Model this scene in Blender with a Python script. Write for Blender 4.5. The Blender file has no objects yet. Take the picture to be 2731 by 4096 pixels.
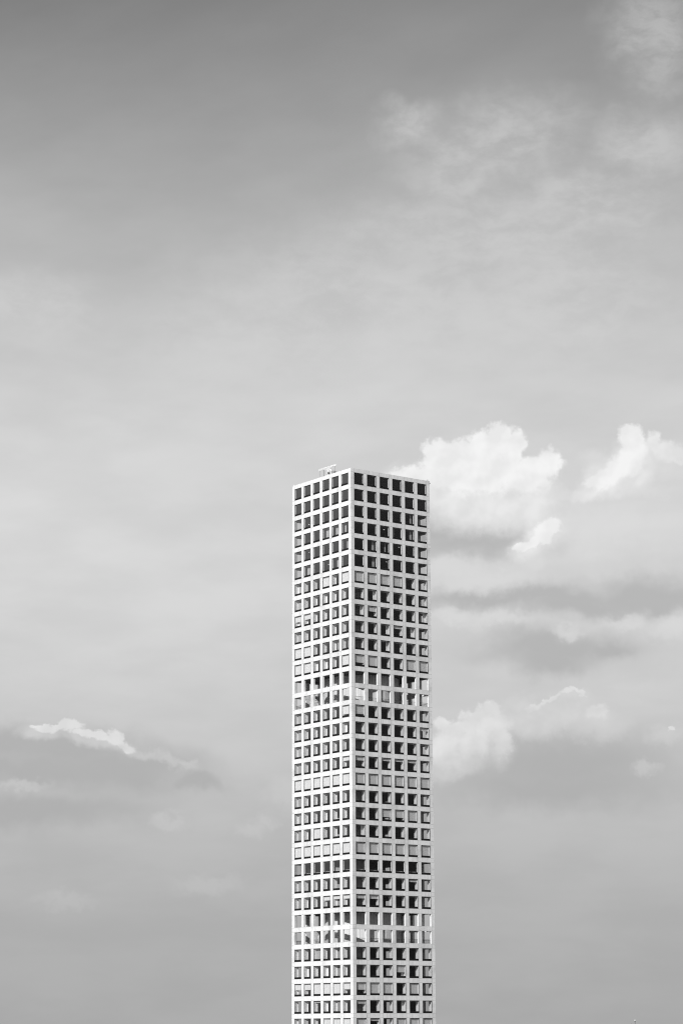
import bpy, bmesh, math, random
from mathutils import Vector, Matrix

C = bpy.context.scene.collection
R = math.radians
scene = bpy.context.scene

EXPOSURE = 0.55
SUN_E = 3.5
SUN_RATIO = 2.2
SKY_GAIN = 0.59
# brightness and cover of the veil against height (0 = horizon, 1 = 26 degrees)
VEIL_V = [(0, .41), (.12, .45), (.3, .61), (.48, .69), (.7, .63), (1, .42)]
VEIL_A = [(0, 1), (.3, .95), (.5, .9), (.62, .78), (.75, .58), (.87, .34), (1, .08)]
CONC = 0.66        # albedo of the tower's white concrete
BLIND = 0.62
BLD = 0.38         # blinds hang this far behind the face

# ------------------------------------------------------------------ camera
TOP = 426.0                                   # roof line of the tower above the street
yaw, pitch, roll = 0.63896, 0.21887, -0.00365
fw = Vector((math.sin(yaw)*math.cos(pitch), math.cos(yaw)*math.cos(pitch), math.sin(pitch)))
rt = Vector((math.cos(yaw), -math.sin(yaw), 0))
up = rt.cross(fw)
rt2 = rt*math.cos(roll) + up*math.sin(roll)
up2 = up*math.cos(roll) - rt*math.sin(roll)
cam_data = bpy.data.cameras.new('camera')
cam = bpy.data.objects.new('camera', cam_data)
C.objects.link(cam)
m = Matrix((rt2, up2, -fw)).transposed().to_4x4()
m.translation = Vector((-388.1, -517.94, TOP - 156.82))
cam.matrix_world = m
cam_data.sensor_fit = 'VERTICAL'
cam_data.sensor_height = 24
cam_data.lens = 9394.6/4096*24
cam_data.clip_start = 1
cam_data.clip_end = 90000
scene.camera = cam
scene.view_settings.view_transform = 'Standard'
scene.view_settings.look = 'None'
scene.view_settings.exposure = EXPOSURE
scene.view_settings.gamma = 1
scene.cycles.max_bounces = 5
scene.cycles.diffuse_bounces = 3
scene.cycles.pixel_filter_type = 'BLACKMAN_HARRIS'
scene.cycles.filter_width = 1.1
scene.cycles.use_adaptive_sampling = True
scene.cycles.adaptive_threshold = 0.02
scene.cycles.adaptive_min_samples = 8
scene.cycles.transparent_max_bounces = 16
scene.cycles.transmission_bounces = 4

# ------------------------------------------------------------------ sun
SUN_EL = R(26)
sun_h = Vector((-SUN_RATIO, -1.0, 0)).normalized()
sun_dir = Vector((sun_h.x*math.cos(SUN_EL), sun_h.y*math.cos(SUN_EL), math.sin(SUN_EL)))
sd = bpy.data.lights.new('sun', 'SUN')
sd.energy = SUN_E
sd.angle = R(0.53)
sd.color = (1.0, 1.0, 1.0)
sun = bpy.data.objects.new('sun', sd)
sun.rotation_euler = sun_dir.to_track_quat('Z', 'Y').to_euler()
sun.location = (-200, -200, 700)
C.objects.link(sun)

# ------------------------------------------------------------------ sky
world = bpy.data.worlds.new('World')
scene.world = world
world.use_nodes = True
NT = world.node_tree
NT.nodes.clear()

class G:
    """small helper to write node graphs as expressions"""
    def __init__(s, nt): s.nt = nt
    def n(s, t, **kw):
        nd = s.nt.nodes.new(t)
        for k, v in kw.items(): setattr(nd, k, v)
        return nd
    def put(s, sock, v):
        if isinstance(v, bpy.types.NodeSocket): s.nt.links.new(v, sock)
        else: sock.default_value = v
    def math(s, op, a, b=0.0, c=0.0, clamp=False):
        nd = s.n('ShaderNodeMath', operation=op, use_clamp=clamp)
        s.put(nd.inputs[0], a); s.put(nd.inputs[1], b); s.put(nd.inputs[2], c)
        return nd.outputs[0]
    def vec(s, op, a, b=None, scale=None):
        nd = s.n('ShaderNodeVectorMath', operation=op)
        s.put(nd.inputs[0], a)
        if b is not None: s.put(nd.inputs[1], b)
        if scale is not None: s.put(nd.inputs['Scale'], scale)
        return nd.outputs['Value'] if op in ('LENGTH', 'DOT_PRODUCT') else nd.outputs[0]
    def comb(s, x, y, z):
        nd = s.n('ShaderNodeCombineXYZ')
        s.put(nd.inputs[0], x); s.put(nd.inputs[1], y); s.put(nd.inputs[2], z)
        return nd.outputs[0]
    def sep(s, v):
        nd = s.n('ShaderNodeSeparateXYZ'); s.put(nd.inputs[0], v)
        return nd.outputs
    def noise(s, v, scale, detail=4, rough=0.5, lac=2.0, dist=0.0):
        nd = s.n('ShaderNodeTexNoise'); s.put(nd.inputs['Vector'], v)
        nd.inputs['Scale'].default_value = scale; nd.inputs['Detail'].default_value = detail
        nd.inputs['Roughness'].default_value = rough; nd.inputs['Lacunarity'].default_value = lac
        nd.inputs['Distortion'].default_value = dist
        return nd.outputs
    def ramp(s, v, a, b, c=0.0, d=1.0, kind='SMOOTHSTEP'):
        nd = s.n('ShaderNodeMapRange', interpolation_type=kind)
        s.put(nd.inputs[0], v); s.put(nd.inputs[1], a); s.put(nd.inputs[2], b); s.put(nd.inputs[3], c); s.put(nd.inputs[4], d)
        return nd.outputs[0]
    def mix(s, f, a, b):
        nd = s.n('ShaderNodeMix', data_type='FLOAT')
        s.put(nd.inputs[0], f); s.put(nd.inputs[2], a); s.put(nd.inputs[3], b)
        return nd.outputs[0]
    def curve(s, v, pts):
        nd = s.n('ShaderNodeFloatCurve'); cv = nd.mapping.curves[0]
        while len(cv.points) < len(pts): cv.points.new(0.5, 0.5)
        for p, (x, y) in zip(cv.points, pts): p.location = (x, y)
        nd.mapping.update(); s.put(nd.inputs['Value'], v)
        return nd.outputs[0]

g = G(NT)
SKY_S = 0.1
sky = g.n('ShaderNodeTexSky', sky_type='NISHITA')
sky.sun_disc = False
sky.sun_elevation = SUN_EL
sky.sun_rotation = math.atan2(sun_dir.x, sun_dir.y)
sky.altitude = 200; sky.air_density = 1.0; sky.dust_density = 1.5; sky.ozone_density = 1.0
bw = g.n('ShaderNodeRGBToBW'); NT.links.new(sky.outputs[0], bw.inputs[0])
tc = g.n('ShaderNodeTexCoord')
dirv = g.vec('NORMALIZE', tc.outputs['Generated'])
dx, dy, dz = g.sep(dirv)
# compass bearing and height of the viewing direction, in degrees: where each far cloud hangs in the sky
az = g.math('MULTIPLY', g.math('ARCTAN2', dx, dy), 57.29578)
el = g.math('MULTIPLY', g.math('ARCSINE', dz), 57.29578)
P0 = g.comb(az, el, 0.0)

W1 = g.vec('SUBTRACT', g.noise(P0, 1.1, 3, 0.5)[1], (0.5, 0.5, 0.5))
W2 = g.vec('SUBTRACT', g.noise(P0, 4.5, 6, 0.58)[1], (0.5, 0.5, 0.5))
def warp(amp_big, amp_small, seed, after=0.0):
    a = g.vec('SCALE', W1, scale=amp_big)
    b = g.vec('SCALE', W2, scale=amp_small)
    p = g.vec('ADD', P0, g.vec('ADD', a, b))
    return g.vec('ADD', p, g.math('MULTIPLY', after, 1e-6)) if after else p

def field(blobs, P, k):
    out = None
    for (a, e, ra, re, rot) in blobs:
        mp = g.n('ShaderNodeMapping', vector_type='TEXTURE')
        q = P if out is None else g.vec('ADD', P, g.math('MULTIPLY', out, 1e-6))   # keeps the node order sequential
        g.put(mp.inputs['Vector'], q)
        mp.inputs['Location'].default_value = (a, e, 0)
        mp.inputs['Rotation'].default_value = (0, 0, R(-rot))
        mp.inputs['Scale'].default_value = (ra, re, 1)
        sx, sy, sz = g.sep(mp.outputs[0])
        l = g.vec('LENGTH', g.comb(sx, sy, 0.0))
        out = l if out is None else g.math('SMOOTH_MIN', out, l, k)
    return out

CUMULUS = [ (39.04,13.95,0.45,0.35,0), (39.58,13.92,0.59,0.37,0), (40.17,14.05,0.59,0.48,0), (40.63,14.3,0.4,0.4,0), (41.03,14.23,0.25,0.27,0), (40.87,13.94,0.32,0.35,0), (41.42,13.63,0.36,0.26,0), (41.78,13.64,0.41,0.41,0), (41.24,13.37,0.72,0.48,0), (40.12,13.48,1.22,0.62,0), (39.12,13.49,0.68,0.44,0), (38.35,13.37,0.68,0.26,0), (43.84,14.26,0.35,0.34,0), (43.87,13.86,0.37,0.48,0), (43.64,13.52,0.52,0.35,-20), (43.16,13.23,0.54,0.24,-20), (42.85,13.15,0.23,0.15,-25), (41.81,12.13,0.32,0.2,0), (41.63,11.91,0.26,0.24,0), (41.38,11.74,0.22,0.13,-20), (41.11,11.64,0.25,0.12,-15), (29.21,7.29,0.21,0.06,0), (29.39,7.25,0.28,0.11,0), (29.71,7.29,0.28,0.07,0), (29.99,7.32,0.34,0.16,0), (30.27,7.16,0.28,0.08,0), (30.69,7.08,0.47,0.12,10), (31.06,7.04,0.24,0.21,0) ]
CUMSOFT = [ (40.9,7.59,0.49,0.31,0), (41.2,7.37,0.75,0.4,0), (41.91,7.62,0.58,0.31,0), (43.89,13.69,0.5,0.57,0), (43.65,13.26,0.77,0.4,-20), (44.74,13.83,0.45,0.26,0), (43.39,13.31,0.86,0.42,-25), (42.84,12.98,0.54,0.26,-30), (41.61,11.91,0.67,0.35,-25), (41.16,11.57,0.45,0.26,-20), (39.07,6.31,0.53,0.35,-15), (39.65,6.52,0.66,0.35,-15), (40.4,6.82,0.4,0.48,0), (42.78,7.57,0.44,0.26,0), (41.56,7.67,0.67,0.2,-25), (42.22,7.92,0.49,0.26,0), (29.21,7.15,0.52,0.19,0), (30.6,6.98,0.89,0.19,12), (39.12,13.05,0.86,0.48,0), (40.01,12.6,1.17,0.62,0), (40.95,12.58,0.99,0.57,0), (41.5,12.88,0.54,0.44,0), (38.35,13.15,0.81,0.48,0), (43.38,13.09,0.59,0.22,-10), (43.88,13.38,0.41,0.4,0), (42.94,13.32,0.32,0.26,0), (30.88,6.91,0.52,0.13,15) ]
SOFTWHITE = [ (44.44,14.06,0.27,0.31,0), (44.9,13.81,0.36,0.24,0), (40.24,7.69,0.33,0.26,0), (39.93,7.54,0.44,0.24,0), (39.13,7.31,0.33,0.24,0), (39.55,7.35,0.4,0.24,0), (39.12,6.83,0.49,0.57,0), (39.78,6.95,0.66,0.42,0), (40.49,6.95,0.28,0.42,0), (40.32,7.34,0.53,0.31,0), (41.29,7.75,0.24,0.13,-20), (41.56,7.85,0.18,0.07,-25), (41.76,7.97,0.24,0.08,-28), (42.18,8.13,0.26,0.07,0), (42.44,8.05,0.13,0.06,35), (42.83,7.61,0.29,0.2,0), (44.6,7.18,0.09,0.09,0), (31.25,6.87,0.28,0.13,25) ]
FAINT = [ (42.99,13.63,0.41,0.26,0), (42.57,12.72,0.36,0.2,0), (42.17,12.78,0.27,0.18,0), (43.91,12.86,0.9,0.26,0), (44.47,13.67,0.41,0.53,0), (41.28,11.13,0.4,0.31,0), (43.22,12.09,1.35,0.53,0), (41.86,7.45,0.75,0.35,0), (41.08,7.85,0.4,0.31,0), (42.82,7.26,0.84,0.31,0), (44.46,7.01,0.44,0.26,0), (43.92,6.25,0.35,0.18,0), (39.34,9.95,0.58,0.19,0), (40.36,9.87,0.89,0.18,0), (42.13,9.6,0.4,0.16,0), (43.55,9.81,0.45,0.18,0), (44.68,9.61,0.62,0.35,0), (39.49,11.11,0.99,0.31,0), (40.29,10.84,1.57,0.35,0), (31.81,6.66,0.56,0.14,10), (32.35,6.48,0.42,0.14,25), (32.77,6.32,0.33,0.12,25), (35.26,5.68,0.61,0.37,0), (34.75,5.06,0.26,0.19,0), (34.43,4.86,0.37,0.21,0), (32.39,5.04,0.37,0.17,0), (28.83,5.88,0.61,0.12,0), (33.38,3.55,0.85,0.21,0), (29.95,3.13,0.74,0.21,0) ]
SHADE = [ (39.95,11.81,1.53,0.4,0), (39.15,12.13,1.03,0.35,0), (44.27,10.36,2.01,0.44,0), (42.5,10.18,1.56,0.26,0), (40.28,10.36,2.01,0.22,0), (41.81,9.15,1.69,0.4,0), (41.72,8.85,0.98,0.33,0), (43.13,9.12,0.67,0.24,0), (44.26,10.19,1.56,0.26,0), (41.62,10.38,2.5,0.26,0), (29.82,6.72,1.79,0.47,0), (28.57,6.89,1.22,0.42,0), (31.08,6.27,2.16,0.56,0), (29.46,6.25,1.97,0.42,0), (33.12,5.93,0.61,0.2,0), (29.03,5.29,2.53,0.37,0), (28.31,6.38,0.85,0.28,0), (41.97,6.45,2.3,0.66,0), (41.73,5.85,2.74,0.53,0) ]
BIGSHADE = [ (41.62,10.47,3.58,0.66,0), (39.64,11.81,1.89,0.57,0), (42.03,9.19,3.12,0.7,0), (41.75,6.37,3.98,1.06,0), (29.7,6.07,3.76,1.07,0), (28.8,5.29,3.05,0.56,0), (44.5,10.75,1.57,0.62,0), (31.01,1.8,7.44,1.06,0) ]
CIRRUS = [ (44.76,23.88,1.28,1.59,0), (40.54,21.39,2.62,1.17,-10), (39.52,20.69,1.14,1.17,0), (42.73,19.87,2.6,1.06,0), (40.72,19.2,4.72,1.27,0), (38.52,21.85,1.03,0.64,0), (37.91,17.4,5.79,2.12,0), (42.34,17.51,2.9,1.81,0), (34.81,16.35,3.87,1.81,0), (28.65,17.38,2.11,0.96,0), (44.44,21.24,1.48,0.96,0) ]
EXF = 2.0**EXPOSURE
def lum(v):                                   # cloud brightness -> sky units
    return v/(SKY_S*EXF)
elN = g.ramp(el, 0.0, 26.0, 0.0, 1.0, 'LINEAR')
# clear sky
col = g.math('MULTIPLY', bw.outputs[0], SKY_GAIN)
# high thin veil that whitens the lower sky, hazier and greyer towards the horizon
veil_v = g.curve(elN, VEIL_V)
veil_a = g.curve(elN, VEIL_A)
rag = g.noise(g.comb(g.math('ADD', g.math('MULTIPLY', az, 0.10), g.math('MULTIPLY', el, 0.06)), g.math('SUBTRACT', g.math('MULTIPLY', el, 0.26), g.math('MULTIPLY', az, 0.10)), 3.0), 1.0, 6, 0.55)[0]
rag2 = g.noise(g.vec('MULTIPLY', P0, (0.35, 1.0, 1)), 1.0, 4, 0.5)[0]
veil_a = g.math('ADD', veil_a, g.math('MULTIPLY', g.math('SUBTRACT', rag, 0.5), 0.38), clamp=True)
veil_v = g.math('MULTIPLY', veil_v, g.ramp(rag2, 0.3, 0.7, 0.965, 1.035))
veil_v = g.math('DIVIDE', veil_v, SKY_S*EXF)
col = g.mix(veil_a, col, veil_v)
plain = col
# cirrus: fine ragged wisps inside broad patches
Pc = warp(0.9, 0.25, 31.0, col)
fc = field(CIRRUS, Pc, 0.3)
ac = g.ramp(fc, 1.4, 0.25)
st = g.vec('MULTIPLY', g.vec('ADD', P0, g.vec('SCALE', W1, scale=0.5)), (0.95, 1.8, 1))
w1 = g.noise(st, 1.3, 8, 0.62)[0]
w2 = g.noise(g.vec('MULTIPLY', P0, (1, 1.5, 1)), 0.45, 3, 0.5)[0]
wisp = g.math('ADD', g.math('MULTIPLY', w1, 0.6), g.math('MULTIPLY', w2, 0.4))
wisp = g.ramp(wisp, 0.36, 0.63)
ac = g.math('MULTIPLY', ac, g.math('ADD', 0.42, g.math('MULTIPLY', wisp, 0.58)))
ac = g.math('MULTIPLY', ac, g.curve(elN, [(0, .2), (.45, .34), (.6, .50), (.8, .56), (1, .38)]))
col = g.mix(ac, col, lum(0.66))
# broad grey bodies of the cumulus layer, then their darker undersides
Ps = warp(0.9, 0.14, 7.0, col)
fb = field(BIGSHADE, Ps, 0.5)
col = g.mix(g.math('MULTIPLY', g.ramp(fb, 1.7, 0.1), 0.28), col, g.ramp(el, 2.0, 12.0, lum(0.43), lum(0.48), 'LINEAR'))
fs = field(SHADE, Ps, 0.4)
asd = g.math('MULTIPLY', g.ramp(fs, 1.7, 0.25), 0.85)
shade_v = g.ramp(el, 2.0, 12.0, lum(0.405), lum(0.46), 'LINEAR')
col = g.mix(asd, col, shade_v)
# faint bright cloud
Pf = warp(0.7, 0.45, 13.0, col)
ff = field(FAINT, Pf, 0.4)
af = g.math('MULTIPLY', g.ramp(ff, 1.45, 0.2), 0.50)
faint_v = g.ramp(el, 3.0, 10.0, lum(0.53), lum(0.74), 'LINEAR')
col = g.mix(af, col, faint_v)
# soft white cloud; relief is the light and shade of its billows, lit from the upper left
n_a = g.noise(P0, 1.1, 3, 0.45)[0]
n_b = g.noise(g.vec('ADD', P0, (-0.12, 0.16, 0)), 1.1, 3, 0.45)[0]
relief = g.ramp(g.math('SUBTRACT', n_a, n_b), -0.10, 0.10, 0.93, 1.03, 'LINEAR')
tex = g.noise(g.vec('ADD', P0, g.math('MULTIPLY', col, 1e-6)), 3.0, 8, 0.62)[0]
Pw = warp(0.40, 0.34, 3.0, col)
fw_ = g.math('ADD', field(SOFTWHITE, Pw, 0.35), g.ramp(tex, 0.25, 0.75, 0.26, -0.26, 'LINEAR'))
aw = g.math('MULTIPLY', g.ramp(fw_, 1.15, 0.55), g.ramp(tex, 0.25, 0.6, 0.85, 1.0))
soft_v = g.math('MULTIPLY', g.ramp(el, 6.0, 12.0, lum(0.74), lum(0.80), 'LINEAR'), relief)
col = g.mix(aw, col, soft_v)
# rounded white cloud with soft lower edges
body = g.math('MULTIPLY', relief, g.ramp(el, 7.5, 11.0, lum(0.76), lum(0.88), 'LINEAR'))
lowbody = g.math('MULTIPLY', relief, g.ramp(el, 8.5, 11.0, lum(0.66), lum(0.80), 'LINEAR'))
Pk = warp(0.22, 0.24, 1.0, col)
fz = g.math('ADD', field(CUMSOFT, Pk, 0.35), g.ramp(tex, 0.25, 0.75, 0.14, -0.14, 'LINEAR'))
col = g.mix(g.math('MULTIPLY', g.ramp(fz, 1.4, 0.4), g.ramp(el, 8.5, 11.0, 0.75, 0.97)), col, lowbody)
# sharp white cumulus heads
tex2 = g.noise(g.vec('ADD', P0, g.math('MULTIPLY', col, 1e-6)), 4.2, 8, 0.62)[0]
fk = g.math('ADD', field(CUMULUS, Pk, 0.3), g.ramp(tex2, 0.25, 0.75, 0.24, -0.24, 'LINEAR'))
ak = g.ramp(fk, 1.12, 0.66)
col = g.mix(ak, col, body)
# the cloud field covers this quarter of the sky and fades into plain veil around it
inside = g.math('MULTIPLY', g.math('MULTIPLY', g.ramp(az, 15, 20), g.ramp(az, 60, 54)), g.math('MULTIPLY', g.ramp(el, 34, 29), g.ramp(el, -1.5, -0.5)))
def background(v):
    bg = g.n('ShaderNodeBackground'); rgb = g.n('ShaderNodeCombineColor')
    for i in range(3): NT.links.new(v, rgb.inputs[i])
    NT.links.new(rgb.outputs[0], bg.inputs[0]); bg.inputs[1].default_value = SKY_S
    return bg.outputs[0]
mxs = g.n('ShaderNodeMixShader')
NT.links.new(inside, mxs.inputs[0]); NT.links.new(background(plain), mxs.inputs[1]); NT.links.new(background(col), mxs.inputs[2])
wo = g.n('ShaderNodeOutputWorld')
NT.links.new(mxs.outputs[0], wo.inputs[0])
world.cycles.sampling_method = 'MANUAL'
world.cycles.sample_map_resolution = 512

# ------------------------------------------------------------------ materials
def mat(name, col, rough=0.7, metal=0.0, spec=0.5, var=0.0, vscale=0.5, bump=0.0, vary=(1, 1, 1)):
    mt = bpy.data.materials.new(name); mt.use_nodes = True
    nt = mt.node_tree; b = nt.nodes['Principled BSDF']; q = G(nt)
    b.inputs['Roughness'].default_value = rough; b.inputs['Metallic'].default_value = metal
    b.inputs['Specular IOR Level'].default_value = spec
    b.inputs['Base Color'].default_value = (col, col, col, 1)
    if var:
        geo = q.n('ShaderNodeNewGeometry')
        nz = q.noise(q.vec('MULTIPLY', geo.outputs['Position'], vary), vscale, 5, 0.55)[0]
        v = q.ramp(nz, 0.3, 0.7, col*(1-var), min(1, col*(1+var)), 'LINEAR')
        cc = q.n('ShaderNodeCombineColor')
        for i in range(3): nt.links.new(v, cc.inputs[i])
        nt.links.new(cc.outputs[0], b.inputs['Base Color'])
        if bump:
            bp = q.n('ShaderNodeBump'); bp.inputs['Strength'].default_value = bump; bp.inputs['Distance'].default_value = 0.05
            nt.links.new(nz, bp.inputs['Height']); nt.links.new(bp.outputs[0], b.inputs['Normal'])
    return mt

W, HS, PIER, HEAD, OH = 28.5, 4.7295, 1.194, 1.16, 3.44      # width, storey, pier, top band, opening height
OW = (W - 7*PIER)/6; PITCH = OW + PIER; T = 0.62             # opening width, bay, wall thickness
def top_of(r): return TOP - HEAD - HS*r                      # head of the openings in storey r (0 = topmost)

def concrete_material():
    mt = bpy.data.materials.new('white_concrete'); mt.use_nodes = True
    nt = mt.node_tree; b = nt.nodes['Principled BSDF']; q = G(nt)
    b.inputs['Roughness'].default_value = 0.62; b.inputs['Specular IOR Level'].default_value = 0.3
    geo = q.n('ShaderNodeNewGeometry')
    px, py, pz = q.sep(geo.outputs['Position']); nx, ny, nz = q.sep(geo.outputs['True Normal'])
    side = q.math('GREATER_THAN', q.math('ABSOLUTE', nx), 0.5)
    u = q.mix(side, px, py)
    # cast joints: level with the heads and sills, and beside every second opening
    zz = q.math('MODULO', q.math('SUBTRACT', TOP - HEAD + 10*HS, pz), HS)
    j1 = q.math('LESS_THAN', q.math('ABSOLUTE', q.math('SUBTRACT', zz, HS - 0.10)), 0.02)
    j2 = q.math('LESS_THAN', q.math('ABSOLUTE', q.math('SUBTRACT', zz, OH + 0.10)), 0.02)
    uu = q.math('MODULO', q.math('ADD', u, 2*PITCH - PIER*0.5), PITCH)
    onpier = q.math('LESS_THAN', q.math('ABSOLUTE', q.math('SUBTRACT', uu, PITCH*0.5)), OW*0.5)
    onpier = q.math('SUBTRACT', 1.0, onpier)
    jv = None
    for x in (PIER - 0.06, 2*PITCH + PIER - 0.1, 4*PITCH + PIER - 0.1, W - PIER + 0.06):
        a = q.math('LESS_THAN', q.math('ABSOLUTE', q.math('SUBTRACT', u, x)), 0.024)
        jv = a if jv is None else q.math('MAXIMUM', jv, a)
    for k in range(1, 6):
        a = q.math('LESS_THAN', q.math('ABSOLUTE', q.math('SUBTRACT', u, k*PITCH + 0.12)), 0.010)
        jv = q.math('MAXIMUM', jv, a)
    joint = q.math('MAXIMUM', jv, q.math('MULTIPLY', q.math('MAXIMUM', j1, j2), q.mix(onpier, 0.25, 1.0)))
    # each pour has its own tone; streaks and stains run down from the bands
    cell = q.comb(q.math('FLOOR', q.math('DIVIDE', u, PITCH*0.5)), side, q.math('FLOOR', q.math('DIVIDE', q.math('SUBTRACT', pz, TOP - HEAD), HS*0.5)))
    wn = q.n('ShaderNodeTexWhiteNoise'); q.put(wn.inputs['Vector'], cell)
    tone = q.ramp(wn.outputs['Value'], 0, 1, 0.95, 1.03, 'LINEAR')
    P = geo.outputs['Position']
    streak = q.noise(q.vec('MULTIPLY', P, (1.5, 1.5, 0.22)), 0.9, 6, 0.6)[0]
    streak = q.ramp(streak, 0.30, 0.60, 0.84, 1.0)
    blot = q.noise(q.vec('MULTIPLY', P, (0.35, 0.35, 0.5)), 0.5, 5, 0.6)[0]
    blot = q.ramp(blot, 0.30, 0.52, 0.82, 1.0)
    v = q.math('MULTIPLY', q.math('MULTIPLY', tone, streak), blot)
    v = q.math('MULTIPLY', v, CONC)
    v = q.math('MULTIPLY', v, q.math('SUBTRACT', 1.0, q.math('MULTIPLY', joint, 0.75)))
    cc = q.n('ShaderNodeCombineColor')
    for i in range(3): nt.links.new(v, cc.inputs[i])
    nt.links.new(cc.outputs[0], b.inputs['Base Color'])
    return mt

def glass_material(name, tint, refl=1.9):
    mt = bpy.data.materials.new(name); mt.use_nodes = True
    nt = mt.node_tree; nt.nodes.clear(); q = G(nt)
    geo = q.n('ShaderNodeNewGeometry')
    c = q.math('ABSOLUTE', q.vec('DOT_PRODUCT', geo.outputs['Normal'], geo.outputs['Incoming']))
    f = q.math('POWER', q.math('SUBTRACT', 1.0, c), 3.0)       # coated glass: little reflection head-on
    f = q.math('ADD', 0.001, q.math('MINIMUM', q.math('MULTIPLY', f, refl), 0.36))
    tr = q.n('ShaderNodeBsdfTransparent'); tr.inputs[0].default_value = (tint, tint, tint, 1)
    gl = q.n('ShaderNodeBsdfGlossy'); gl.inputs['Roughness'].default_value = 0.02
    gl.inputs['Color'].default_value = (1, 1, 1, 1)
    nzv = q.noise(geo.outputs['Position'], 0.35, 2, 0.5)[0]
    bp = q.n('ShaderNodeBump'); bp.inputs['Strength'].default_value = 0.25; bp.inputs['Distance'].default_value = 0.06
    nt.links.new(nzv, bp.inputs['Height']); nt.links.new(bp.outputs[0], gl.inputs['Normal'])
    mx = q.n('ShaderNodeMixShader'); nt.links.new(f, mx.inputs[0])
    nt.links.new(tr.outputs[0], mx.inputs[1]); nt.links.new(gl.outputs[0], mx.inputs[2])
    o = q.n('ShaderNodeOutputMaterial'); nt.links.new(mx.outputs[0], o.inputs[0])
    return mt

def glow_material(name, s):
    mt = mat(name, 0.8); b = mt.node_tree.nodes['Principled BSDF']
    b.inputs['Emission Color'].default_value = (1, 1, 1, 1); b.inputs['Emission Strength'].default_value = s
    return mt

M = {
 'concrete': concrete_material(),
 'frame': mat('black_metal', 0.006, 0.6, 0.0, 0.25, var=0.2, vscale=1.0),
 'bead': mat('pale_aluminium', 0.62, 0.35, 0.3, var=0.06, vscale=0.8),
 'glass': glass_material('window_glass', 0.88),
 'lining': mat('white_plaster', 0.72, 0.8, spec=0.2, var=0.05, vscale=0.3),
 'blind': mat('blind_fabric', BLIND, 0.9, spec=0.1, var=0.05, vscale=0.7, vary=(3, 3, 0.3)),
 'curtain': mat('curtain_fabric', 0.80, 0.9, spec=0.1, var=0.10, vscale=1.5, vary=(4, 4, 0.2)),
 'drape': mat('sheer_drape', 0.34, 0.9, spec=0.1, var=0.30, vscale=1.2, vary=(5, 5, 0.3)),
 'screen': mat('dark_louvre', 0.006, 0.8, 0.0, 0.05, var=0.2, vscale=0.5),
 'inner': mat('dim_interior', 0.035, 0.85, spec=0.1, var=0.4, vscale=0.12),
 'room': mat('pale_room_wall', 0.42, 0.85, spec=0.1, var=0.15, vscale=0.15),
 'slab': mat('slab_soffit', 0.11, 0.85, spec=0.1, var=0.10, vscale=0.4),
 'floor': mat('grey_floor', 0.22, 0.7, var=0.15, vscale=0.4),
 'drum': mat('ribbed_drum_panel', 0.48, 0.6, var=0.12, vscale=0.6, vary=(1, 1, 0.3)),
 'dark': mat('dark_steel', 0.05, 0.5, 0.4, var=0.15, vscale=2),
 'white': mat('white_paint', 0.78, 0.45, var=0.06, vscale=2),
 'greymetal': mat('grey_metal', 0.35, 0.45, 0.3, var=0.12, vscale=2),
 'greymetal2': mat('pale_grey_paint', 0.5, 0.5, var=0.12, vscale=2),
 'cable': mat('steel_cable', 0.10, 0.5, 0.5, var=0.2, vscale=3),
 'roof': mat('roof_membrane', 0.30, 0.85, var=0.2, vscale=0.3),
 'asphalt': mat('city_ground', 0.12, 0.9, var=0.4, vscale=0.01),
 'lamp': glow_material('lamp_glow', 1.3),
}
ORDER = ['frame', 'drape', 'bead', 'glass', 'lining', 'blind', 'curtain', 'screen', 'lamp']

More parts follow.
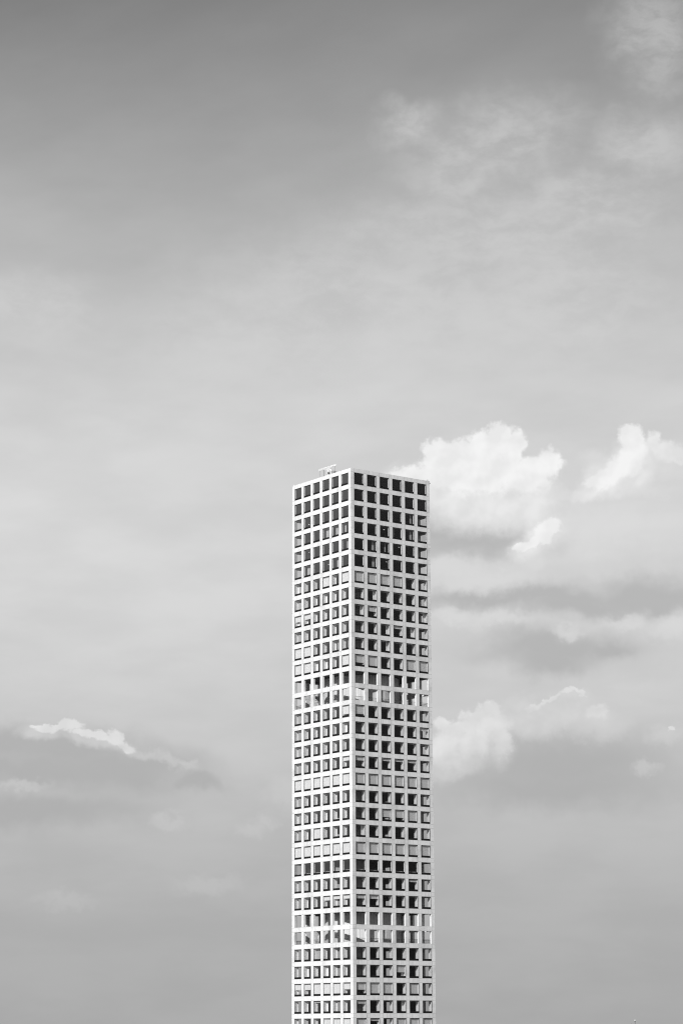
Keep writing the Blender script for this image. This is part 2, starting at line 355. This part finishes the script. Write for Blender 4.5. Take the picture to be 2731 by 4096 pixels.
# ------------------------------------------------------------------ mesh helpers
class MB:
    def __init__(s): s.v = []; s.f = []; s.m = []
    def quad(s, a, b, c, d, m=0):
        i = len(s.v); s.v += [tuple(a), tuple(b), tuple(c), tuple(d)]; s.f.append((i, i+1, i+2, i+3)); s.m.append(m)
    def hexa(s, P, m=0):                      # P: 8 points, bottom ring then top ring
        i = len(s.v); s.v += [tuple(p) for p in P]
        for f in ((0, 3, 2, 1), (4, 5, 6, 7), (0, 1, 5, 4), (1, 2, 6, 5), (2, 3, 7, 6), (3, 0, 4, 7)):
            s.f.append(tuple(i+k for k in f)); s.m.append(m)
    def box(s, x0, x1, y0, y1, z0, z1, m=0, fn=None):
        P = [(x0, y0, z0), (x1, y0, z0), (x1, y1, z0), (x0, y1, z0), (x0, y0, z1), (x1, y0, z1), (x1, y1, z1), (x0, y1, z1)]
        if fn: P = [fn(*p) for p in P]
        s.hexa(P, m)
    def bar(s, a, b, w, h=None, m=0):         # square bar between two points
        a, b = Vector(a), Vector(b); h = h or w
        d = (b-a).normalized()
        k = Vector((0, 0, 1)) if abs(d.z) < 0.95 else Vector((1, 0, 0))
        p = d.cross(k).normalized()*w/2; q = d.cross(p).normalized()*h/2
        s.hexa([a-p-q, a+p-q, a+p+q, a-p+q, b-p-q, b+p-q, b+p+q, b-p+q], m)
    def tube(s, a, b, r0, r1=None, n=10, m=0, caps=True):
        a, b = Vector(a), Vector(b); r1 = r0 if r1 is None else r1
        d = (b-a).normalized(); k = Vector((0, 0, 1)) if abs(d.z) < 0.95 else Vector((1, 0, 0))
        p = d.cross(k).normalized(); q = d.cross(p).normalized(); i = len(s.v)
        for c, r in ((a, r0), (b, r1)):
            for j in range(n):
                t = 2*math.pi*j/n; s.v.append(tuple(c + p*math.cos(t)*r + q*math.sin(t)*r))
        for j in range(n):
            s.f.append((i+j, i+(j+1) % n, i+n+(j+1) % n, i+n+j)); s.m.append(m)
        if caps:
            s.f.append(tuple(i+j for j in range(n))); s.m.append(m)
            s.f.append(tuple(i+n+j for j in range(n))); s.m.append(m)
    def ball(s, c, r, n=12, m=0):
        i = len(s.v)
        for a in range(n//2+1):
            t = math.pi*a/(n//2)
            for b in range(n):
                f = 2*math.pi*b/n
                s.v.append((c[0]+r*math.sin(t)*math.cos(f), c[1]+r*math.sin(t)*math.sin(f), c[2]+r*math.cos(t)))
        for a in range(n//2):
            for b in range(n):
                s.f.append((i+a*n+b, i+a*n+(b+1) % n, i+(a+1)*n+(b+1) % n, i+(a+1)*n+b)); s.m.append(m)
    def build(s, name, mats, parent=None, recalc=True, smooth=False, origin=None):
        me = bpy.data.meshes.new(name)
        vs = s.v
        if origin: vs = [(a-origin[0], b-origin[1], c-origin[2]) for a, b, c in vs]
        me.from_pydata(vs, [], s.f)
        if not isinstance(mats, (list, tuple)): mats = [mats]
        for x in mats: me.materials.append(x)
        me.polygons.foreach_set('material_index', s.m)
        if recalc:
            bm = bmesh.new(); bm.from_mesh(me)
            bmesh.ops.remove_doubles(bm, verts=bm.verts, dist=1e-5)
            bmesh.ops.recalc_face_normals(bm, faces=bm.faces)
            bm.to_mesh(me); bm.free()
        if smooth: me.polygons.foreach_set('use_smooth', [True]*len(me.polygons))
        me.update()
        o = bpy.data.objects.new(name, me); C.objects.link(o)
        if parent: o.parent = parent
        if origin: o.location = origin
        return o

def thing(name, loc, label, cat, group=None):
    o = bpy.data.objects.new(name, None); C.objects.link(o); o.location = loc; o.empty_display_size = 2
    o['label'] = label; o['category'] = cat
    if group: o['group'] = group
    return o

# ------------------------------------------------------------------ ground
gm = MB(); gr = 40000
gm.quad((-gr, -gr, 0), (gr, -gr, 0), (gr, gr, 0), (-gr, gr, 0))
gnd = gm.build('ground', M['asphalt'], recalc=False); gnd['kind'] = 'structure'

# ------------------------------------------------------------------ the tower
tower = thing('residential_tower', (0, 0, 0), 'tall slender white concrete tower with square windows in a regular grid', 'tower')
ROWS = 89
OPEN = set()
for k in range(12, ROWS, 14): OPEN |= {k, k+1}
# from facade coordinates (u along the face, v height, d depth inwards) to the world
SIDES = {'front': lambda u, d, z: (u, d, z), 'west': lambda u, d, z: (d, u, z),
         'east': lambda u, d, z: (W-d, u, z), 'back': lambda u, d, z: (u, W-d, z)}
us = [0.0]
for k in range(6): us += [PIER + k*PITCH, PIER + k*PITCH + OW]
us.append(W)
zs = [TOP]
for r in range(ROWS): zs += [top_of(r), top_of(r) - OH]
zs.append(0.0)
fm = MB()
for name, fn in SIDES.items():
    for j in range(len(zs)-1):
        for i in range(13):
            if i % 2 and j % 2: continue
            fm.quad(fn(us[i], 0, zs[j]), fn(us[i+1], 0, zs[j]), fn(us[i+1], 0, zs[j+1]), fn(us[i], 0, zs[j+1]))
            a, b = max(us[i], T), min(us[i+1], W-T)
            fm.quad(fn(a, T, zs[j]), fn(b, T, zs[j]), fn(b, T, zs[j+1]), fn(a, T, zs[j+1]))
    for r in range(ROWS):
        z1, z0 = zs[1+2*r], zs[2+2*r]
        for c in range(6):
            a, b = us[1+2*c], us[2+2*c]
            fm.quad(fn(a, 0, z0), fn(a, 0, z1), fn(a, T, z1), fn(a, T, z0))
            fm.quad(fn(b, 0, z0), fn(b, 0, z1), fn(b, T, z1), fn(b, T, z0))
            fm.quad(fn(a, 0, z0), fn(b, 0, z0), fn(b, T, z0), fn(a, T, z0))
            fm.quad(fn(a, 0, z1), fn(b, 0, z1), fn(b, T, z1), fn(a, T, z1))
    for z in (TOP, 0.0):                      # top rim of the wall, mitred at the corners
        fm.quad(fn(0, 0, z), fn(T, T, z), fn(W-T, T, z), fn(W, 0, z))
fm.build('facade_grid', M['concrete'], tower)

# slabs, core, partitions and drums inside
e = 0.003
walls = [MB() for _ in range(4)]; sm = MB(); im = MB(); dm = MB()
for r in range(ROWS):
    if r-1 in OPEN and r in OPEN: continue     # the open levels are two storeys high
    zb = top_of(r) + 0.045
    if r == 0: continue
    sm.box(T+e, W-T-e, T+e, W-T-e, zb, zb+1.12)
sm.build('floor_slab', M['slab'], tower)
rf = MB(); rf.box(T+e, W-T-e, T+e, W-T-e, top_of(0)+0.045, TOP-0.42)
rf.build('roof', M['roof'], tower)
pier_mid = [PIER/2 + k*PITCH for k in range(7)]
r = 0
def inner(name, x0, x1, y0, y1, za, zb, m):
    mb = MB(); mb.box(x0, x1, y0, y1, za, zb); mb.build(name, m, tower)
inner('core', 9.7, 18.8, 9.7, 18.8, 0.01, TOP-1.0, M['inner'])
while r < ROWS:
    z1 = top_of(r) + 0.02
    if r in OPEN:
        z0 = top_of(r+1) - OH - 0.02
        cx = cy = W/2; n = 180; Rd = 10.67
        for k in range(n):                    # ribbed sheet: every second flat stands 9 cm forward
            a0, a1 = 2*math.pi*k/n, 2*math.pi*(k+1)/n
            rr, rn = (Rd, Rd-0.09) if k % 2 else (Rd-0.09, Rd)
            p0 = (cx+rr*math.cos(a0), cy+rr*math.sin(a0)); p1 = (cx+rr*math.cos(a1), cy+rr*math.sin(a1))
            p2 = (cx+rn*math.cos(a1), cy+rn*math.sin(a1))
            dm.quad((*p0, z0), (*p1, z0), (*p1, z1), (*p0, z1))
            dm.quad((*p1, z0), (*p2, z0), (*p2, z1), (*p1, z1))
        r += 2; continue
    q = r
    while q+1 < ROWS and q+1 not in OPEN: q += 1
    z0 = top_of(q) - OH - 0.12                # one block of storeys between two open levels
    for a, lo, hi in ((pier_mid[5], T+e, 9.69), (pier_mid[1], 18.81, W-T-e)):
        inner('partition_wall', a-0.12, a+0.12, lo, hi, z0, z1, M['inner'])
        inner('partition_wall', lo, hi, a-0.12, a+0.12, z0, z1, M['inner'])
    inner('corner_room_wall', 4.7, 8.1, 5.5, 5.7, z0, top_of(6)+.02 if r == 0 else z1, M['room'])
    r = q+1
dm.build('core_drum', M['drum'], tower, recalc=False)

# windows -------------------------------------------------------------
BL = {}   # lowered blinds: (side, row, column from the near corner) -> how far down
def B(side, row, **kw):
    for k, v in kw.items(): BL[(side, row, int(k[1:]))] = v
def F(side, row, *cols):
    for c in cols: BL[(side, row, c)] = 1.0
# columns counted from the near corner, 0 to 5
F('west', 6, 0, 2); F('front', 6, 0, 1, 2, 3)
B('west', 8, c5=.58, c4=.52); B('front', 8, c1=.52)
B('front', 9, c3=.30)
F('west', 10, 5, 4)
F('west', 11, 5, 4, 0); B('front', 11, c0=.78); F('front', 11, 1, 4, 5)
B('west', 14, c0=.85); B('front', 14, c0=.85)
B('front', 15, c5=.33)
B('west', 17, c0=.42); B('front', 17, c0=.42, c2=.28, c3=.26, c4=.28)
F('west', 18, 0, 1, 2, 3, 4, 5); F('front', 18, 0, 1, 2, 3, 4, 5)
B('front', 20, c2=.76, c3=.74); F('front', 20, 4)
F('west', 21, 3)
F('west', 22, 0, 1, 2, 3, 4, 5); F('front', 22, 0, 1, 2, 3, 4, 5)
B('front', 24, c4=.28)
B('west', 25, c0=.38, c1=.36, c2=.42); B('front', 25, c0=.38, c1=.38)
B('front', 29, c3=.64)
B('west', 30, c5=.58, c4=.58, c0=.62); F('west', 30, 1, 2, 3); B('front', 30, c0=.66); F('front', 30, 1, 2, 4)
B('west', 31, c3=.14); B('front', 31, c0=.30)
F('west', 32, 0, 1, 2); F('front', 32, 0, 3, 4, 5); B('front', 32, c1=.25)
DRAPE = {('front', 3, 3): [(.7, 1.25)], ('front', 4, 1): [(.35, .9), (2.2, 3.1)], ('front', 4, 2): [(2.3, 2.7)], ('front', 4, 3): [(.5, .8)],
         ('front', 2, 4): [(2.4, 3.0)], ('front', 3, 4): [(2.3, 3.1)], ('front', 5, 1): [(2.4, 3.2)], ('front', 3, 0): [(.2, .7)],
         ('west', 3, 2): [(1.2, 2.9)], ('west', 3, 1): [(1.6, 2.7)], ('west', 3, 0): [(.5, 1.3), (2.2, 3.0)], ('west', 3, 3): [(.5, 1.6)],
         ('west', 5, 1): [(1.0, 2.2)], ('west', 5, 4): [(1.6, 3.0)], ('west', 4, 0): [(1.2, 2.0)], ('west', 5, 0): [(.6, 1.1)],
         ('west', 10, 0): [(1.3, 1.7)], ('west', 10, 1): [(1.5, 2.1)], ('west', 28, 1): [(1.2, 1.7)], ('west', 28, 3): [(.1, 3.2)]}
LAMPS = {('front', 3, 2): (1.9, 2.4), ('front', 4, 3): (2.7, 2.7), ('front', 5, 2): (2.7, 2.6), ('west', 2, 4): (1.6, 1.3), ('west', 5, 2): (1.2, 2.2), ('west', 4, 4): (1.5, 2.6)}

def window_meshes(side, r, c, simple=False):
    """returns (frame, pane, blind) geometry in world space for one opening"""
    fn = SIDES[side]; rng = random.Random(hash((('front', 'west', 'east', 'back').index(side), r, c)))
    u0 = PIER + c*PITCH; z1 = top_of(r); z0 = z1 - OH; u1 = u0 + OW
    def bx(mb, a, b, d0, d1, lo, hi, m): mb.box(u0+a, u0+b, d0, d1, z0+lo, z0+hi, ORDER.index(m), fn)
    A = MB(); P = MB(); Bm = MB()
    g1, s1 = 0.002, 0.15
    bx(A, g1, s1, .03, .14, g1, OH-g1, 'frame'); bx(A, OW-s1, OW-g1, .03, .14, g1, OH-g1, 'frame')
    bx(A, s1, OW-s1, .03, .14, OH-.16, OH-g1, 'frame'); bx(A, s1, OW-s1, .03, .16, g1, .56, 'frame')
    bx(A, s1, s1+.04, .07, .125, .56, OH-.16, 'bead'); bx(A, OW-s1-.04, OW-s1, .07, .125, .56, OH-.16, 'bead')
    P.quad(fn(u0+s1, .13, z0+.56), fn(u1-s1, .13, z0+.56), fn(u1-s1, .13, z1-.16), fn(u0+s1, .13, z1-.16), ORDER.index('glass'))
    if simple: return A, P, Bm
    bx(A, .004, s1-.002, .142, .42, .004, OH-.004, 'lining'); bx(A, OW-s1+.002, OW-.004, .142, .42, .004, OH-.004, 'lining')
    bx(A, s1, OW-s1, .142, .42, OH-.15, OH-.004, 'lining')
    if r in (0, 1):
        bx(A, s1, OW-s1, .39, .41, .01, OH-.16, 'screen')
        return A, P, Bm
    if r >= 6 and r != 23:
        hw = PIER/2 - .01
        far = c == 5 and side in ('front', 'west')
        bx(A, -hw, .14, T+.004, T+.42, -.1, OH+.04, 'lining')
        bx(A, OW-.14, OW+hw, T+.004, T+.42, -.1, OH+.04, 'lining')
        bx(A, .14, OW-.14, T+.004, T+.30, OH-.20, OH+.04, 'lining')
        # gathered curtains at both jambs
        for s_, base in ((1, .15), (-1, OW-.15)):
            wd = rng.uniform(.10, .24) if side == 'front' else rng.uniform(.25, .50); n = 8
            if rng.random() < .08: wd = rng.uniform(.6, .9)
            for k in range(n):
                a, b = base + s_*wd*k/n, base + s_*wd*(k+1)/n
                da = T+.50 + (.05 if k % 2 else -.05); db = T+.50 + (-.05 if k % 2 else .05)
                P_ = [fn(u0+a, da, z0+.02), fn(u0+b, db, z0+.02), fn(u0+b, db, z1-.21), fn(u0+a, da, z1-.21)]
                A.quad(*P_, ORDER.index('curtain'))
    if r == 23:
        bx(A, .0, OW, .95, 1.1, -.1, .72, 'lining')
    for a, b in DRAPE.get((side, r, c), []):
        n = 8
        for k in range(n):
            x0, x1 = a+(b-a)*k/n, a+(b-a)*(k+1)/n
            da, db = (.9, 1.0) if k % 2 else (1.0, .9)
            P_ = [fn(u0+x0, da, z0+.05), fn(u0+x1, db, z0+.05), fn(u0+x1, db, z1-.02), fn(u0+x0, da, z1-.02)]
            A.quad(*P_, ORDER.index('drape'))
    if (side, r, c) in LAMPS:
        x, h = LAMPS[(side, r, c)]
        bx(A, x-.2, x+.2, .60, .64, h, h+.05, 'lamp')
    fr = BL.get((side, r, c), 0)
    if fr:
        lo = OH - fr*(OH-.56) if fr < 1 else .30
        bx(Bm, s1+.005, OW-s1-.005, BLD, BLD+.02, lo, OH-.16, 'blind')
        bx(Bm, s1+.005, OW-s1-.005, BLD-.01, BLD+.03, lo-.05, lo, 'blind')
    return A, P, Bm

def merge(dst, src, remap=None):
    i = len(dst.v); dst.v += src.v; dst.f += [tuple(k+i for k in f) for f in src.f]; dst.m += src.m

# how large each opening shows in the photo
cpos = cam.matrix_world.translation
def shown(side, r, c):
    fn = SIDES[side]; u0 = PIER + c*PITCH; z1 = top_of(r)
    P = [Vector(fn(u0+a, 0, z1-b)) for a, b in ((0, 0), (OW, 0), (OW, OH), (0, OH))]
    q = []
    for p in P:
        d = p - cpos; z = d.dot(fw); q.append((d.dot(rt2)/z, d.dot(up2)/z))
    return abs(sum(q[i][0]*q[(i+1) % 4][1] - q[(i+1) % 4][0]*q[i][1] for i in range(4)))/2
cand = [(shown(s, r, c), s, r, c) for s in ('front', 'west') for r in range(32) for c in range(6) if r not in OPEN]
cand.sort(reverse=True)
big = {(s, r, c) for _, s, r, c in cand[:100]}
rest = MB(); mats8 = [M[k] for k in ORDER]
for side in SIDES:
    for r in range(ROWS):
        if r in OPEN: continue
        for c in range(6):
            vis = side in ('front', 'west')
            A, P, Bm = window_meshes(side, r, c, simple=(r > 33 or not vis))
            if (side, r, c) in big:
                fn = SIDES[side]; org = fn(PIER + c*PITCH + OW/2, 0.1, top_of(r) - OH)
                def cut(mb): mb.v = [(x-org[0], y-org[1], z-org[2]) for x, y, z in mb.v]
                for mb in (A, P, Bm): cut(mb)
                w = A.build('window', mats8, tower, recalc=False); w.location = org
                P.build('pane', mats8, w, recalc=False)
                if Bm.v: Bm.build('roller_blind', mats8, w, recalc=False)
            else:
                for mb in (A, P, Bm): merge(rest, mb)
rw = rest.build('window', mats8, tower, recalc=False)
rw['kind'] = 'stuff'

# railings of the open levels
for k in sorted(OPEN):
    if k-1 not in OPEN or k > 33: continue
    zf = top_of(k) - OH + 0.02
    for side, fn in SIDES.items():
        rl = MB()
        for c in range(6):
            a = PIER + c*PITCH; n = 16
            rl.box(a+.01, a+OW-.01, .48, .53, zf+1.02, zf+1.09, 0, fn)
            rl.box(a+.01, a+OW-.01, .49, .52, zf+.16, zf+.19, 0, fn)
            for i in range(1, n):
                x = a + OW*i/n
                rl.box(x-.012, x+.012, .495, .515, zf+.19, zf+1.02, 0, fn)
        rl.build('railing', M['dark'], tower)

# small fixtures on the parapet
for (x, y) in ((W-.45, .28), (.28, W-.4)):
    fx = MB(); fx.tube((x, y, TOP), (x, y, TOP+.22), .05, m=0); fx.ball((x, y, TOP+.30), .13, 10, 0)
    fx.build('obstruction_light', M['dark'] if x > 5 else M['white'], tower, smooth=True)
fx = MB(); fx.box(W-.02, W+.30, .05, .30, TOP-.75, TOP-.48); fx.bar((W+.1, .17, TOP-.5), (W+.1, .17, TOP-.1), .05)
fx.build('surveillance_camera', M['dark'], tower)

# ------------------------------------------------------------------ window-washing crane on the roof
RT = TOP - .42
X0 = 4.0
crane = thing('roof_crane', (X0, 14.6, RT), 'small white window-cleaning crane with a trussed boom standing on the tower roof', 'crane')
def L(x, y, z): return (x-X0, y-14.6, z-RT)
bt = MB(); zt = TOP + 4.0
ya, yb = 20.45, 12.72
def zlow(y):
    t = (ya-y)/(ya-yb); return zt - (.34 + .42*max(0, 1-abs(t-.52)/.5))
N = 14
for sx in (-.22, .22):
    bt.bar(L(X0+sx, ya, zt), L(X0+sx, yb, zt), .07, .07)
    for k in range(N):
        y0 = ya+(yb-ya)*k/N; y1 = ya+(yb-ya)*(k+1)/N; ym = (y0+y1)/2
        bt.bar(L(X0+sx, y0, zlow(y0)), L(X0+sx, y1, zlow(y1)), .06, .06)
        bt.bar(L(X0+sx, y0, zlow(y0)), L(X0+sx, ym, zt), .06)
        bt.bar(L(X0+sx, ym, zt), L(X0+sx, y1, zlow(y1)), .06)
for k in range(N+1):
    y = ya+(yb-ya)*k/N
    bt.bar(L(X0-.22, y, zt), L(X0+.22, y, zt), .06); bt.bar(L(X0-.22, y, zlow(y)), L(X0+.22, y, zlow(y)), .06)
for y in (ya, yb): bt.bar(L(X0, y, zt+.06), L(X0, y, zlow(y)-.05), .5, .18)
bt.build('boom', M['white'], crane)
for pts in (((18.3, 3.42), (17.2, 3.20), (16.4, 3.05), (15.6, 2.75)), ((16.3, 3.35), (15.5, 3.25), (15.0, 2.9), (14.8, 2.5))):
    am = MB()
    for (ya_, za), (yb_, zb_) in zip(pts, pts[1:]): am.tube(L(X0, ya_, TOP+za), L(X0, yb_, TOP+zb_), .16, .18, 12)
    am.build('arm', M['white'], crane, smooth=True)
hm = MB()
prof = [(16.5, 2.75), (15.2, 2.85), (14.9, 2.3), (15.1, 1.5), (15.7, 1.35), (16.4, 1.9)]
i = len(hm.v)
hm.v += [L(X0-.4, y, TOP+z) for y, z in prof] + [L(X0+.4, y, TOP+z) for y, z in prof]
n = len(prof); hm.f += [tuple(range(n)), tuple(range(n, 2*n))] + [(k, (k+1) % n, n+(k+1) % n, n+k) for k in range(n)]; hm.m += [0]*(n+2)
hs = hm.build('machine_housing', M['greymetal2'], crane)
mo = MB(); mo.tube(L(X0-.55, 15.35, TOP+1.95), L(X0-.62, 15.35, TOP+1.95), .33, n=14); mo.box(*[v for p in zip(L(X0-.4, 14.9, TOP+.9), L(X0+.4, 15.6, TOP+1.4)) for v in p])
mo.build('motor', M['dark'], hs)
ms = MB(); ms.tube(L(X0, 14.75, RT), L(X0, 14.75, TOP+2.5), .30, .24, 16); ms.tube(L(X0, 14.75, RT), L(X0, 14.75, RT+.2), .55, .5, 16)
ms.build('mast', M['greymetal'], crane, smooth=False)
wn = MB()
wn.tube(L(X0-.45, 13.3, TOP+1.9), L(X0+.45, 13.3, TOP+1.9), .38, n=16); wn.box(*[v for p in zip(L(X0-.5, 12.9, RT), L(X0+.5, 13.8, TOP+1.6)) for v in p])
wn.bar(L(X0, 13.9, TOP+2.3), L(X0, 12.2, TOP+1.9), .12)
wn.build('winch', M['greymetal'], crane)
for y, s_ in ((20.35, .016), (18.35, .032), (12.85, .016)):
    cb = MB(); cb.tube(L(X0, y, RT), L(X0, y, zlow(y)), s_*1.6, n=6); cb.build('cable', M['cable'], crane)

# ------------------------------------------------------------------ distant mast on a lower block
bx0, by0, bz = 231.62, 134.69, TOP - 160.0
blk = thing('office_block', (bx0, by0, 0), 'plain grey office block far beyond the tower, below the mast', 'building')
def part(name, mats, fnc):
    mb = MB(); fnc(mb); return mb.build(name, mats, blk)
part('wall', M['greymetal'], lambda b: (b.box(-9, 28, -12, 26, 0, bz-12), b.box(-7, 26, -10, 24, bz-12+e, bz-1)))
part('cornice', M['white'], lambda b: b.box(-7.4, 26.4, -10.4, 24.4, bz-1+e, bz))
def strips(b):
    for k in range(70):
        z = 6 + k*3.5
        if z > bz-16: break
        b.box(-9.05, 28.05, -12.05, 26.05, z, z+1.9)
part('window_band', M['screen'], strips)
mastt = thing('antenna_mast', (bx0, by0, bz), 'thin dark mast topped by a small white ball at the bottom edge on the right', 'mast')
mk = MB(); mk.tube((0, 0, 0), (0, 0, 7.7), .14, .07, 8); mk.tube((0, 0, 7.35), (0, 0, 7.70), .16, .16, 8); mk.build('pole', M['dark'], mastt)
mk = MB(); mk.ball((0, 0, 7.91), .22, 14); mk.build('ball', M['white'], mastt, smooth=True)
mk = MB(); mk.box(-.5, .5, -.5, .5, 0, .3); mk.build('base', M['greymetal'], mastt)
rod = thing('lightning_rod', (bx0-.92, by0+.86, bz), 'short dark spike beside the thin mast at the bottom edge', 'lightning rod')
mk = MB(); mk.tube((0, 0, 0), (0, 0, 5.6), .10, .09, 8); mk.tube((0, 0, 5.6), (0, 0, 6.85), .09, .02, 8); mk.build('spike', M['dark'], rod)
mk = MB(); mk.tube((0, 0, 0), (0, 0, .2), .3, .3, 12); mk.build('base', M['greymetal'], rod)
